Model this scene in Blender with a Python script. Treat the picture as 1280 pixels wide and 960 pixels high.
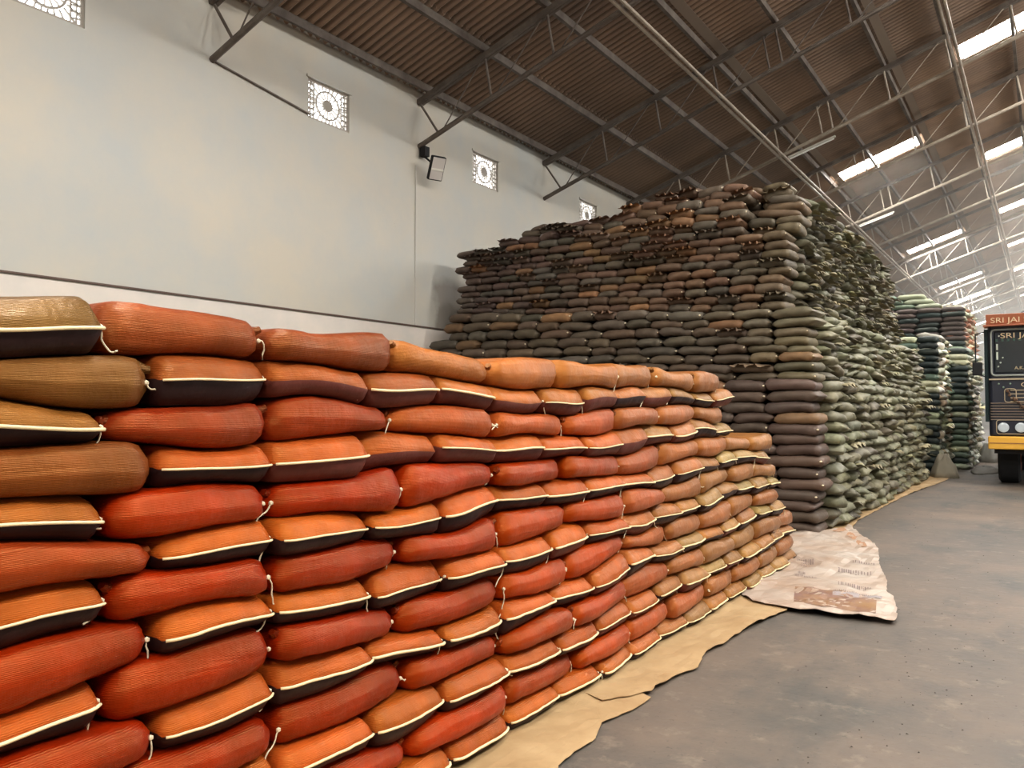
import bpy, bmesh, math, random
from mathutils import Vector, Matrix, noise, Euler
C = bpy.context.scene
for o in list(bpy.data.objects): bpy.data.objects.remove(o)
random.seed(7)
PI = math.pi
col = C.collection

# ------------------------------------------------------------------ camera, light, exposure
cam = bpy.data.objects.new('camera', bpy.data.cameras.new('camera'))
col.objects.link(cam)
cam.location = (0, 0, 1.55)
cam.rotation_euler = (PI/2 + math.atan(32/1016), 0, math.radians(33.4))
cam.data.sensor_width = 36; cam.data.lens = 1016/1280*36
cam.data.clip_end = 300
C.camera = cam
C.view_settings.view_transform = 'Standard'; C.view_settings.look = 'None'
C.view_settings.gamma = 1; C.view_settings.use_curve_mapping = False
C.view_settings.exposure = -0.2
SKYLIGHT = 76.0
FILL_W = 90.0
HAZE = 0.013
w = bpy.data.worlds.new('sky'); C.world = w; w.use_nodes = True
bgn = w.node_tree.nodes['Background']
bgn.inputs[0].default_value = (0.93, 0.97, 1.0, 1); bgn.inputs[1].default_value = 9.0

def area(name, loc, rot, sx, sy, power, colr):
    l = bpy.data.lights.new(name, 'AREA'); l.shape = 'RECTANGLE'; l.size = sx; l.size_y = sy
    l.energy = power; l.color = colr
    o = bpy.data.objects.new(name, l); col.objects.link(o); o.location = loc; o.rotation_euler = rot
    return o
# added fill lamps at the unseen right-hand wall, which has no doors
area('side_fill', (12.9, 3.0, 2.6), (0, PI/2, 0), 4.6, 6.0, FILL_W*.7, (1, 0.93, 0.84))
area('side_fill', (12.9, 17.0, 2.6), (0, PI/2, 0), 4.6, 6.0, FILL_W*4, (1, 0.98, 0.92))
area('side_fill', (12.9, 34.0, 2.6), (0, PI/2, 0), 4.6, 8.0, FILL_W*8, (1, 0.98, 0.94))

# ------------------------------------------------------------------ helpers
def lin(r, g, b):
    f = lambda c: (c/255/12.92) if c/255 <= .04045 else ((c/255+.055)/1.055)**2.4
    return (f(r), f(g), f(b), 1)

def mat(name, base, rough=.7, metal=0, var=None, vscale=3, bump=0, bscale=40, spec=.4, emit=0, detail=6, coords='Object'):
    m = bpy.data.materials.new(name); m.use_nodes = True
    nt = m.node_tree; b = nt.nodes['Principled BSDF']
    b.inputs['Base Color'].default_value = base
    b.inputs['Roughness'].default_value = rough; b.inputs['Metallic'].default_value = metal
    b.inputs['Specular IOR Level'].default_value = spec
    tc = nt.nodes.new('ShaderNodeTexCoord')
    if var is not None:
        n = nt.nodes.new('ShaderNodeTexNoise'); n.inputs['Scale'].default_value = vscale; n.inputs['Detail'].default_value = detail
        n.inputs['Roughness'].default_value = .65
        r = nt.nodes.new('ShaderNodeValToRGB')
        r.color_ramp.elements[0].position = .32; r.color_ramp.elements[1].position = .68
        r.color_ramp.elements[0].color = base; r.color_ramp.elements[1].color = var
        nt.links.new(tc.outputs[coords], n.inputs['Vector']); nt.links.new(n.outputs['Fac'], r.inputs[0])
        nt.links.new(r.outputs[0], b.inputs['Base Color'])
    if bump:
        n2 = nt.nodes.new('ShaderNodeTexNoise'); n2.inputs['Scale'].default_value = bscale; n2.inputs['Detail'].default_value = 4
        bp = nt.nodes.new('ShaderNodeBump'); bp.inputs['Strength'].default_value = bump; bp.inputs['Distance'].default_value = .01
        nt.links.new(tc.outputs[coords], n2.inputs['Vector']); nt.links.new(n2.outputs['Fac'], bp.inputs['Height'])
        nt.links.new(bp.outputs[0], b.inputs['Normal'])
    if emit:
        b.inputs['Emission Color'].default_value = base; b.inputs['Emission Strength'].default_value = emit
    return m

def sack_mat(name, attr=False, rough=.5, spec=.45, bump=.35, tint=(1, .9, .75, 1), crease=False):
    m = bpy.data.materials.new(name); m.use_nodes = True
    nt = m.node_tree; L = nt.links; b = nt.nodes['Principled BSDF']
    b.inputs['Roughness'].default_value = rough; b.inputs['Specular IOR Level'].default_value = spec
    b.inputs['Specular Tint'].default_value = tint
    if attr:
        src = nt.nodes.new('ShaderNodeAttribute'); src.attribute_name = 'tone'; sc = src.outputs['Color']
    else:
        src = nt.nodes.new('ShaderNodeObjectInfo'); sc = src.outputs['Color']
    tc = nt.nodes.new('ShaderNodeTexCoord')
    n = nt.nodes.new('ShaderNodeTexNoise'); n.inputs['Scale'].default_value = 7; n.inputs['Detail'].default_value = 5
    L.new(tc.outputs['Object'], n.inputs['Vector'])
    mr = nt.nodes.new('ShaderNodeMapRange'); mr.inputs[1].default_value = .3; mr.inputs[2].default_value = .7
    mr.inputs[3].default_value = .72; mr.inputs[4].default_value = 1.2
    L.new(n.outputs['Fac'], mr.inputs[0])
    mx = nt.nodes.new('ShaderNodeVectorMath'); mx.operation = 'SCALE'
    L.new(sc, mx.inputs[0]); L.new(mr.outputs[0], mx.inputs['Scale'])
    L.new(mx.outputs[0], b.inputs['Base Color'])
    # woven thread lines
    wv = nt.nodes.new('ShaderNodeTexWave'); wv.inputs['Scale'].default_value = 70; wv.inputs['Distortion'].default_value = 1.5
    wv.bands_direction = 'Z'; wv.inputs['Detail'].default_value = 1
    L.new(tc.outputs['Object'], wv.inputs['Vector'])
    n2 = nt.nodes.new('ShaderNodeTexNoise'); n2.inputs['Scale'].default_value = 22; n2.inputs['Detail'].default_value = 5
    L.new(tc.outputs['Object'], n2.inputs['Vector'])
    ad = nt.nodes.new('ShaderNodeMath'); ad.operation = 'MULTIPLY_ADD'; ad.inputs[1].default_value = .12
    L.new(wv.outputs['Fac'], ad.inputs[0]); L.new(n2.outputs['Fac'], ad.inputs[2])
    bp = nt.nodes.new('ShaderNodeBump'); bp.inputs['Strength'].default_value = bump; bp.inputs['Distance'].default_value = .012
    hs = ad.outputs[0]
    if crease:      # long soft creases of a stuffed sack
        mp = nt.nodes.new('ShaderNodeMapping'); mp.inputs['Scale'].default_value = (6, 2.2, 16); L.new(tc.outputs['Object'], mp.inputs[0])
        oi = nt.nodes.new('ShaderNodeObjectInfo'); av = nt.nodes.new('ShaderNodeVectorMath'); av.operation = 'ADD'
        sc_ = nt.nodes.new('ShaderNodeVectorMath'); sc_.operation = 'SCALE'; sc_.inputs[0].default_value = (37, 51, 23); L.new(oi.outputs['Random'], sc_.inputs['Scale'])
        L.new(mp.outputs[0], av.inputs[0]); L.new(sc_.outputs[0], av.inputs[1])
        n3 = nt.nodes.new('ShaderNodeTexNoise'); n3.inputs['Scale'].default_value = 1.0; n3.inputs['Detail'].default_value = 3; n3.inputs['Distortion'].default_value = .8
        L.new(av.outputs[0], n3.inputs['Vector'])
        m3 = nt.nodes.new('ShaderNodeMath'); m3.operation = 'MULTIPLY_ADD'; m3.inputs[1].default_value = 1.6
        L.new(n3.outputs['Fac'], m3.inputs[0]); L.new(hs, m3.inputs[2]); hs = m3.outputs[0]
    L.new(hs, bp.inputs['Height']); L.new(bp.outputs[0], b.inputs['Normal'])
    return m

def obj(name, me, m=None, parent=None, loc=(0, 0, 0), rot=(0, 0, 0), smooth=False):
    if isinstance(me, bmesh.types.BMesh):
        b = me; me = bpy.data.meshes.new(name); b.normal_update(); b.to_mesh(me); b.free()
    if m and not me.materials: me.materials.append(m)
    if smooth:
        me.polygons.foreach_set('use_smooth', [True]*len(me.polygons))
    o = bpy.data.objects.new(name, me); col.objects.link(o)
    o.location = loc; o.rotation_euler = rot
    if parent: o.parent = parent
    return o
def pymesh(name, v, f, m=None, smooth=True):
    me = bpy.data.meshes.new(name); me.from_pydata(v, [], f); me.update()
    if m: me.materials.append(m)
    if smooth: me.polygons.foreach_set('use_smooth', [True]*len(me.polygons))
    return me
def tag(o, label=None, cat=None, group=None, kind=None):
    if label:
        n = len(label.split())
        assert 4 <= n <= 16, (n, label)
        o['label'] = label
    if cat: o['category'] = cat
    if group: o['group'] = group
    if kind: o['kind'] = kind
    return o
def empty(name, loc=(0, 0, 0), rz=0):
    o = bpy.data.objects.new(name, None); col.objects.link(o); o.location = loc; o.rotation_euler = (0, 0, rz)
    o.empty_display_size = .2
    return o
def box(b, x0, x1, y0, y1, z0, z1, bev=0, M=None):
    vs = [b.verts.new((x, y, z)) for x in (x0, x1) for y in (y0, y1) for z in (z0, z1)]
    fs = [b.faces.new([vs[i] for i in q]) for q in ((0,1,3,2), (4,6,7,5), (0,4,5,1), (2,3,7,6), (0,2,6,4), (1,5,7,3))]
    if bev:
        es = set(e for f in fs for e in f.edges)
        r = bmesh.ops.bevel(b, geom=list(es), offset=bev, segments=3, affect='EDGES', profile=.5)
        vs = list(set(v for f in r['faces'] for v in f.verts) | set(v for v in vs if v.is_valid))
    if M:
        for v in vs: v.co = M @ v.co
    return vs
def rod(b, p, q, r, n=8, r2=None):
    p = Vector(p); q = Vector(q); d = (q-p).normalized()
    a = d.orthogonal().normalized(); c = d.cross(a)
    r2 = r if r2 is None else r2
    A = [b.verts.new(p+(a*math.cos(t)+c*math.sin(t))*r) for t in [2*PI*i/n for i in range(n)]]
    B = [b.verts.new(q+(a*math.cos(t)+c*math.sin(t))*r2) for t in [2*PI*i/n for i in range(n)]]
    for i in range(n): b.faces.new((A[i], A[(i+1) % n], B[(i+1) % n], B[i]))
    b.faces.new(A[::-1]); b.faces.new(B)
def bar(b, p, q, wd, ht, up=(0, 0, 1)):
    p = Vector(p); q = Vector(q); d = (q-p).normalized(); s = d.cross(Vector(up)).normalized(); u = s.cross(d)
    vs = [b.verts.new(o+s*sx*wd/2+u*sz*ht/2) for o in (p, q) for sx in (-1, 1) for sz in (-1, 1)]
    for k in ((0,1,3,2), (4,6,7,5), (0,4,5,1), (2,3,7,6), (0,2,6,4), (1,5,7,3)): b.faces.new([vs[i] for i in k])
def tube(pts, r, n=5, flat=1.0):
    v = []; f = []
    for i, p in enumerate(pts):
        p = Vector(p); d = (Vector(pts[min(i+1, len(pts)-1)])-Vector(pts[max(i-1, 0)])).normalized()
        if d.length < .5: d = Vector((0, 1, 0))
        a = d.cross(Vector((0, 0, 1))); a = a.normalized() if a.length > 1e-3 else Vector((1, 0, 0)); c = a.cross(d)
        for k in range(n):
            t = 2*PI*k/n; v.append(p+a*math.cos(t)*r+c*math.sin(t)*r*flat)
    for i in range(len(pts)-1):
        for k in range(n): f.append((i*n+k, i*n+(k+1) % n, (i+1)*n+(k+1) % n, (i+1)*n+k))
    f.append(tuple(range(n))[::-1]); f.append(tuple((len(pts)-1)*n+k for k in range(n)))
    return v, f

WORDS = ['zero', 'first', 'second', 'third', 'fourth', 'fifth', 'sixth', 'seventh', 'eighth', 'ninth', 'tenth', 'eleventh', 'twelfth',
 'thirteenth', 'fourteenth', 'fifteenth', 'sixteenth', 'seventeenth', 'eighteenth', 'nineteenth', 'twentieth']
def nth(n):
    if n <= 20: return WORDS[n]
    if n < 30: return 'twenty-'+WORDS[n-20]
    if n == 30: return 'thirtieth'
    if n < 40: return 'thirty-'+WORDS[n-30]
    if n == 40: return 'fortieth'
    return 'forty-'+WORDS[n-40]
_yaw = math.radians(33.4); _p = math.atan(32/1016)
def proj(X, Y, Z):
    F0 = -X*math.sin(_yaw)+Y*math.cos(_yaw); R = X*math.cos(_yaw)+Y*math.sin(_yaw); Z -= 1.55
    F = F0*math.cos(_p)+Z*math.sin(_p); U = Z*math.cos(_p)-F0*math.sin(_p)
    return (640+1016*R/F, 480-1016*U/F, F) if F > .05 else (-9999, 0, F)

# ------------------------------------------------------------------ materials
M_wall = mat('painted_plaster', lin(182, 184, 180), rough=.42, var=lin(198, 190, 174), vscale=.7, bump=.12, bscale=9, spec=.35)
M_floor = mat('dusty_concrete', lin(74, 71, 66), rough=.6, var=lin(112, 96, 82), vscale=.5, bump=.6, bscale=14, detail=9, spec=.4)
def floor_wear(m):
    """fine grain, pale scuffs and darker oily patches of their own shape"""
    nt = m.node_tree; L = nt.links; b = nt.nodes['Principled BSDF']; src = b.inputs['Base Color'].links[0].from_socket
    tc = nt.nodes.new('ShaderNodeTexCoord')
    def layer(src, scale, lo, hi, amt, colr, detail=8, rough=.7, stretch=(1, 1, 1)):
        mp = nt.nodes.new('ShaderNodeMapping'); mp.inputs['Scale'].default_value = stretch; L.new(tc.outputs['Object'], mp.inputs[0])
        n = nt.nodes.new('ShaderNodeTexNoise'); n.inputs['Scale'].default_value = scale; n.inputs['Detail'].default_value = detail; n.inputs['Roughness'].default_value = rough
        L.new(mp.outputs[0], n.inputs['Vector'])
        r = nt.nodes.new('ShaderNodeMapRange'); r.inputs[1].default_value = lo; r.inputs[2].default_value = hi; r.inputs[3].default_value = 0; r.inputs[4].default_value = amt
        L.new(n.outputs['Fac'], r.inputs[0])
        mx = nt.nodes.new('ShaderNodeMix'); mx.data_type = 'RGBA'; L.new(r.outputs[0], mx.inputs[0]); L.new(src, mx.inputs[6]); mx.inputs[7].default_value = colr
        return mx.outputs[2]
    s1 = layer(src, 1.1, .5, .66, .7, lin(58, 60, 58), stretch=(1, .5, 1))
    s2 = layer(s1, 5, .56, .72, .6, lin(138, 124, 108), detail=12)
    s3 = layer(s2, 26, .60, .70, .75, lin(46, 42, 38), detail=6)
    L.new(s3, b.inputs['Base Color'])
floor_wear(M_floor)
M_roof = mat('cement_sheet', lin(130, 114, 102), rough=.8, var=lin(168, 142, 120), vscale=.4, bump=.2, bscale=20, detail=8)
def valley_shade(m):
    """shade painted into every valley of the corrugation"""
    nt = m.node_tree; L = nt.links; b = nt.nodes['Principled BSDF']; src = b.inputs['Base Color'].links[0].from_socket
    tc = nt.nodes.new('ShaderNodeTexCoord'); sp = nt.nodes.new('ShaderNodeSeparateXYZ'); L.new(tc.outputs['Object'], sp.inputs[0])
    a = nt.nodes.new('ShaderNodeMath'); a.operation = 'MULTIPLY'; a.inputs[1].default_value = 2*PI/.146; L.new(sp.outputs['Y'], a.inputs[0])
    c = nt.nodes.new('ShaderNodeMath'); c.operation = 'COSINE'; L.new(a.outputs[0], c.inputs[0])
    r = nt.nodes.new('ShaderNodeMapRange'); r.inputs[1].default_value = -.2; r.inputs[2].default_value = .9; r.inputs[3].default_value = 0; r.inputs[4].default_value = .6; L.new(c.outputs[0], r.inputs[0])
    mx = nt.nodes.new('ShaderNodeMix'); mx.data_type = 'RGBA'; L.new(r.outputs[0], mx.inputs[0]); L.new(src, mx.inputs[6]); mx.inputs[7].default_value = lin(50, 42, 38); L.new(mx.outputs[2], b.inputs['Base Color'])
valley_shade(M_roof)  # painted stripes stand in for shade in the corrugation
M_sky = mat('skylight_sheet', (1, .97, .92, 1), rough=.5, emit=SKYLIGHT)
M_steel = mat('old_steel', lin(112, 103, 94), rough=.6, metal=.0, var=lin(72, 62, 56), vscale=3)
M_steel_l = mat('pale_steel', lin(176, 164, 148), rough=.5, var=lin(130, 118, 104), vscale=3)
M_stitch = mat('cream_thread', lin(232, 214, 168), rough=.8)
M_twine = mat('jute_twine', lin(224, 210, 178), rough=.8)
M_orange = sack_mat('russet_sackcloth', rough=.36, spec=.6, bump=.5, tint=(1, .55, .15, 1), crease=True)
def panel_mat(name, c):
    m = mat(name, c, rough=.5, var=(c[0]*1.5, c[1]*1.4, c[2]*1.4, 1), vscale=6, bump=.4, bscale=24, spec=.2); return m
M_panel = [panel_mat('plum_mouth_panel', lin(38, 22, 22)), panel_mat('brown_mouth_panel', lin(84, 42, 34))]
M_dark = sack_mat('dark_sackcloth', rough=.5, spec=.4)
M_dark_a = sack_mat('dark_sackcloth_pile', attr=True, rough=.5, spec=.4)
M_sheet = mat('beige_polythene', lin(158, 128, 90), rough=.5, var=lin(182, 154, 114), vscale=2.5, bump=.4, bscale=8)
M_white = mat('white_plastic_sheet', lin(180, 168, 156), rough=.4, var=lin(160, 132, 110), vscale=1.6, bump=.35, bscale=8)
M_black = mat('black_rubber', lin(26, 26, 28), rough=.8)
M_core = mat('gap_shade_core', lin(46, 36, 32), rough=.9)

def wall_marks(m):
    """darker brown patch on the plaster beside the big stack and small dark specks"""
    nt = m.node_tree; L = nt.links; b = nt.nodes['Principled BSDF']
    src = b.inputs['Base Color'].links[0].from_socket
    tc = nt.nodes.new('ShaderNodeTexCoord'); sp = nt.nodes.new('ShaderNodeSeparateXYZ'); L.new(tc.outputs['Object'], sp.inputs[0])
    nz = nt.nodes.new('ShaderNodeTexNoise'); nz.inputs['Scale'].default_value = 2.0; nz.inputs['Detail'].default_value = 6; L.new(tc.outputs['Object'], nz.inputs['Vector'])
    def rng(sock, a, b_, c=0, d=1):
        r = nt.nodes.new('ShaderNodeMapRange'); r.inputs[1].default_value = a; r.inputs[2].default_value = b_; r.inputs[3].default_value = c; r.inputs[4].default_value = d; L.new(sock, r.inputs[0]); return r.outputs[0]
    def mth(op, a, b_):
        r = nt.nodes.new('ShaderNodeMath'); r.operation = op
        for i, q in enumerate((a, b_)):
            if isinstance(q, float): r.inputs[i].default_value = q
            else: L.new(q, r.inputs[i])
        return r.outputs[0]
    yy = mth('ADD', sp.outputs['Y'], mth('MULTIPLY', nz.outputs['Fac'], .5)); zz = mth('ADD', sp.outputs['Z'], mth('MULTIPLY', nz.outputs['Fac'], .4))
    k = mth('MULTIPLY', mth('MULTIPLY', rng(yy, 11.02, 11.14), rng(zz, 4.05, 3.9)), .62)
    n2 = nt.nodes.new('ShaderNodeTexNoise'); n2.inputs['Scale'].default_value = 3.5; n2.inputs['Detail'].default_value = 12; n2.inputs['Roughness'].default_value = .8; L.new(tc.outputs['Object'], n2.inputs['Vector'])
    k = mth('MAXIMUM', k, rng(n2.outputs['Fac'], .66, .74, 0, .55))
    mx = nt.nodes.new('ShaderNodeMix'); mx.data_type = 'RGBA'; L.new(k, mx.inputs[0]); L.new(src, mx.inputs[6]); mx.inputs[7].default_value = lin(112, 98, 86); L.new(mx.outputs[2], b.inputs['Base Color'])
wall_marks(M_wall)  # darkens the plaster low beside the big stack, plus specks

# ------------------------------------------------------------------ room shell
XW, XR, XRIDGE = -8.7, 13.1, 2.2
Y0, Y1 = -9.0, 90.0
SL = .344
def zroof(X, base=6.75): return base + SL*((X-XW) if X <= XRIDGE else (2*XRIDGE-XW-X-0) )
def zroof2(X, base):      # symmetric gable
    return base + SL*(min(X, 2*XRIDGE-X)-XW)
b = bmesh.new(); box(b, XW-.3, XR+.3, Y0-.3, Y1+.3, -.2, 0)
tag(obj('floor', b, M_floor), kind='structure')

VENTS = [4.32, 8.34, 12.30, 16.36, 20.4, 24.4]
VZ0, VZ1, VW = 5.70, 6.28, .41
b = bmesh.new()
ys = [Y0-.3]
for v in VENTS: ys += [v-VW, v+VW]
ys.append(Y1+.3)
for i in range(len(ys)-1):
    hole = i % 2 == 1
    if hole:
        box(b, XW-.12, XW, ys[i], ys[i+1], 0, VZ0); box(b, XW-.12, XW, ys[i], ys[i+1], VZ1, 6.98)
    else:
        box(b, XW-.12, XW, ys[i], ys[i+1], 0, 6.98)
tag(obj('wall_left', b, M_wall), kind='structure')
b = bmesh.new(); box(b, XR, XR+.22, Y0-.3, Y1+.3, 0, 6.98)
tag(obj('wall_right', b, mat('low_bounce_plaster', lin(120, 108, 96), rough=.8)), kind='structure')  # unseen wall toned dark to cut bounce onto the sacks
for nm, yy in (('wall_back', Y0-.22), ('wall_far', Y1)):
    b = bmesh.new()
    pts = [(XW, 0), (XR, 0), (XR, 6.75), (XRIDGE, zroof2(XRIDGE, 6.8)), (XW, 6.75)]
    A = [b.verts.new((x, yy, z)) for x, z in pts]; B = [b.verts.new((x, yy+.22, z)) for x, z in pts]
    b.faces.new(A); b.faces.new(B[::-1])
    for i in range(5): b.faces.new((A[i], B[i], B[(i+1) % 5], A[(i+1) % 5]))
    tag(obj(nm, b, M_wall), kind='structure')

# corrugated roof, left and right slope, with openings for the translucent sheets
SKY = []      # (x0, x1, y0, y1)
for y in (24.45, 37.9, 50, 58, 66, 74, 82): SKY.append((-4.96, -2.78, y-.42, y+.42))  # farthest of both left-slope rows are added to brighten the roof
for y in (20.1, 28.9, 37.2, 45.3, 53.5, 66, 78): SKY.append((-1.5, .75, y-.42, y+.42))
for y in (-4, 3.8, 11.6): SKY.append((-1.5, .75, y-.42, y+.42))
for y in (-5, 0.5, 6, 11.5, 17, 23, 31, 39, 47, 55, 63, 71, 79): SKY.append((3.4, 6.4, y-.5, y+.5))  # unseen right-slope skylights, added to light the sack faces from above
for y in (-3.5, 3, ): SKY.append((-4.96, -2.78, y-.42, y+.42))
PITCH = .146
def slope(name, xs):
    v = []; f = []
    n = int((Y1-Y0+.5)/PITCH*6)
    yy = [Y0-.25+i*PITCH/6 for i in range(n)]
    for k in range(len(xs)-1):
        xa, xb = xs[k], xs[k+1]
        lo = 0.018*(k % 2)
        base = len(v)
        for y in yy:
            dz = .034*math.cos(2*PI*y/PITCH)+lo
            for x in (xa-.04, xb+.04):
                z = zroof2(x, 6.90)+dz
                v.append((x, y, z)); v.append((x, y, z+.012))
        for i in range(n-1):
            ym = (yy[i]+yy[i+1])/2
            if any(s[0] < (xa+xb)/2 < s[1] and s[2] < ym < s[3] for s in SKY): continue
            a = base+i*4; c = a+4
            f.append((a, a+2, c+2, c)); f.append((a+1, c+1, c+3, a+3)); f.append((a, c, c+1, a+1)); f.append((a+2, a+3, c+3, c+2))
    o = obj(name, pymesh(name, v, f, M_roof, smooth=False)); tag(o, kind='structure'); return o
slope('ceiling', [-8.95, -7.35, -4.96, -2.78, -1.5, .75, XRIDGE])
slope('ceiling', [XRIDGE, 3.4, 6.4, 9.6, XR+.3])
for i, s in enumerate(SKY):
    v = []; f = []
    n = 42
    for k in range(n+1):
        y = s[2]+(s[3]-s[2])*k/n
        for x in (s[0], s[1]):
            z = zroof2(x, 6.915)+.018*math.cos(2*PI*y/PITCH); v.append((x, y, z))
    for k in range(n): f.append((k*2, k*2+1, k*2+3, k*2+2))
    tag(obj('window_%d' % (i+20), pymesh('window', v, f, M_sky)), kind='structure')

# pierced ventilator blocks
def jali():
    b = bmesh.new(); H = (VZ1-VZ0)/2; W = VW; d = .03
    def bx2(y0, y1, z0, z1): box(b, -d, 0, y0, y1, z0, z1)
    t = .035
    bx2(-W, W, H-t, H); bx2(-W, W, -H, -H+t); bx2(-W, -W+t, -H+t, H-t); bx2(W-t, W, -H+t, H-t)
    def ring(r0, r1, n=32):
        for i in range(n):
            a0 = 2*PI*i/n; a1 = 2*PI*(i+1)/n
            q = [(r0, a0), (r1, a0), (r1, a1), (r0, a1)]
            A = [b.verts.new((0, r*math.cos(a)*1.12, r*math.sin(a))) for r, a in q]
            B = [b.verts.new((-d, r*math.cos(a)*1.12, r*math.sin(a))) for r, a in q]
            b.faces.new(A); b.faces.new(B[::-1])
            for k in range(4): b.faces.new((A[k], B[k], B[(k+1) % 4], A[(k+1) % 4]))
    ring(.0005, .085); ring(.19, .213)
    for i in range(16):
        a = 2*PI*i/16
        bar(b, (-d/2, .09*math.cos(a)*1.12, .09*math.sin(a)), (-d/2, .19*math.cos(a)*1.12, .19*math.sin(a)), .03, .012, up=(0, -math.sin(a), math.cos(a)))
    for i in range(24):
        a = 2*PI*(i+.5)/24; p = Vector((-d/2, .22*math.cos(a)*1.12, .22*math.sin(a)))
        k = min((W-.03)/max(abs(math.cos(a)), 1e-3), (H-.03)/max(abs(math.sin(a)), 1e-3))
        q = Vector((-d/2, k*math.cos(a), k*math.sin(a)))
        if (q-p).length > .02: bar(b, p, q, .03, .014, up=(0, -math.sin(a), math.cos(a)))
    for sy in (-1, 1):
        for yy in (.27, .335): bar(b, (-d/2, sy*yy, -H+.03), (-d/2, sy*yy, H-.03), .014, .03, up=(1, 0, 0))
        for k in range(-3, 4): bar(b, (-d/2, sy*.26, k*.07), (-d/2, sy*.39, k*.07+.02), .03, .012)
    return b
jm = None
M_jali = mat('ventilator_cement', lin(168, 160, 150), rough=.7)
for i, v in enumerate(VENTS):
    if jm is None:
        o = obj('window_1', jali(), M_jali); jm = o.data
    else: o = obj('window_%d' % (i+1), jm)
    o.location = (XW-.025, v, (VZ0+VZ1)/2)
    tag(o, kind='structure')
    b = bmesh.new()      # thin raised lintel over the opening
    box(b, XW, XW+.025, v-VW-.03, v+VW+.03, VZ1, VZ1+.035)
    tag(obj('trim_%d' % (i+3), b, M_wall), kind='structure')
# dado line along the left wall
b = bmesh.new(); bar(b, (XW+.012, Y0, 2.93), (XW+.012, Y1, 2.93), .022, .022)
tag(obj('trim_1', b, mat('dado_line', lin(88, 70, 62), rough=.8)), kind='structure')
b = bmesh.new(); box(b, XW-.0, XW+.018, Y0, Y1, 0, 2.90)
tag(obj('trim_2', b, mat('dado_paint', lin(224, 212, 200), rough=.5, var=lin(205, 200, 192), vscale=1.2)), kind='structure')

# ------------------------------------------------------------------ purlins, trusses, ties
PX = [-8.49+1.143*k for k in range(10)]
for k, x in enumerate(PX):
    e = empty('purlin', (x, 0, 0))
    tag(e, 'steel purlin under the cement roof sheets, %s up from the left wall' % nth(k+1), 'purlin', 'roof purlins')
    z = zroof2(x, 6.75)
    b = bmesh.new(); wd = .022 if k == 0 else .032; box(b, -wd, wd, Y0, Y1, z-.02, z+.10)
    obj('beam', b, M_steel, e)
    if k in (3, 5):
        b = bmesh.new(); bar(b, (.16, Y0, zroof2(x+.16, 6.85)), (.16, Y1, zroof2(x+.16, 6.85)), .17, .012, up=(-SL, 0, 1))
        obj('sheet_lap', b, mat('lap_strip', lin(122, 108, 94), rough=.8), e)
TY = [10.37+4.03*k for k in range(-1, 14)]
ZB = 5.94
for n, y in enumerate(TY):
    e = empty('roof_truss', (0, y, 0))
    tag(e, 'steel pipe lattice roof truss spanning from the wall, %s from the camera' % nth(n+1), 'roof truss', 'roof trusses')
    b = bmesh.new()
    for sx in (-.03, .03):
        bar(b, (XW, sx*1.1, zroof2(XW, 6.67)), (XRIDGE, sx*1.1, zroof2(XRIDGE, 6.67)), .055, .085)
        bar(b, (XRIDGE, sx*1.1, zroof2(XRIDGE, 6.67)), (XR, sx*1.1, zroof2(XR, 6.67)), .055, .085)
    obj('top_chord', b, M_steel, e)
    b = bmesh.new()
    rod(b, (XW, 0, zroof2(XW, ZB)), (XRIDGE, 0, zroof2(XRIDGE, ZB)), .042)
    rod(b, (XRIDGE, 0, zroof2(XRIDGE, ZB)), (XR, 0, zroof2(XR, ZB)), .034)
    obj('bottom_chord', b, M_steel_l if n > 2 else M_steel, e)
    ms = M_steel_l if n > 2 else M_steel
    for k, x in enumerate(PX[:9]):
        b = bmesh.new()
        xb = x+.12 if k else XW+.42
        top = x if k else XW+.02
        rod(b, (top, 0, zroof2(top, 6.66)), (xb, 0, zroof2(xb, ZB)), .02)
        obj('strut', b, ms, e)
        if k == 4:
            b = bmesh.new(); rod(b, (x-.22, 0, zroof2(x-.22, 6.66)), (xb-.22, 0, zroof2(xb-.22, ZB)), .018); obj('strut', b, ms, e)
        if k < 8:
            b = bmesh.new(); x2 = PX[k+1]-.08
            rod(b, (xb+.08, 0, zroof2(xb+.08, ZB)), (x2, 0, zroof2(x2, 6.66)), .011, 6)
            obj('diagonal', b, ms, e)
for x, nm in ((-4.88, 'nearer the left wall'), (-1.38, 'higher up towards the ridge')):
    e = empty('tie_rod', (x, 0, 0)); tag(e, 'paired pale steel tie running along the roof trusses, '+nm, 'tie rod', 'roof ties')
    for s in (-.045, .045):
        b = bmesh.new(); z = zroof2(x, ZB)
        rod(b, (s, Y0, z-.05+s*.3), (s, Y1, z-.05+s*.3), .028); obj('rod', b, M_steel_l, e)
# brace rod on the wall between first truss foot and ventilator
b = bmesh.new(); rod(b, (XW+.02, 6.36, 5.93), (XW+.02, 7.95, 5.74), .014)
tag(obj('wall_rod', b, M_steel), 'thin rod along the wall from first truss foot to ventilator', 'rod')
# conduit
b = bmesh.new(); rod(b, (XW+.012, 10.28, 2.95), (XW+.012, 10.28, 5.6), .010)
tag(obj('cable_conduit', b, mat('conduit', lin(196, 192, 184))), 'thin pale conduit running down the wall under the floodlight', 'conduit')
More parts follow.
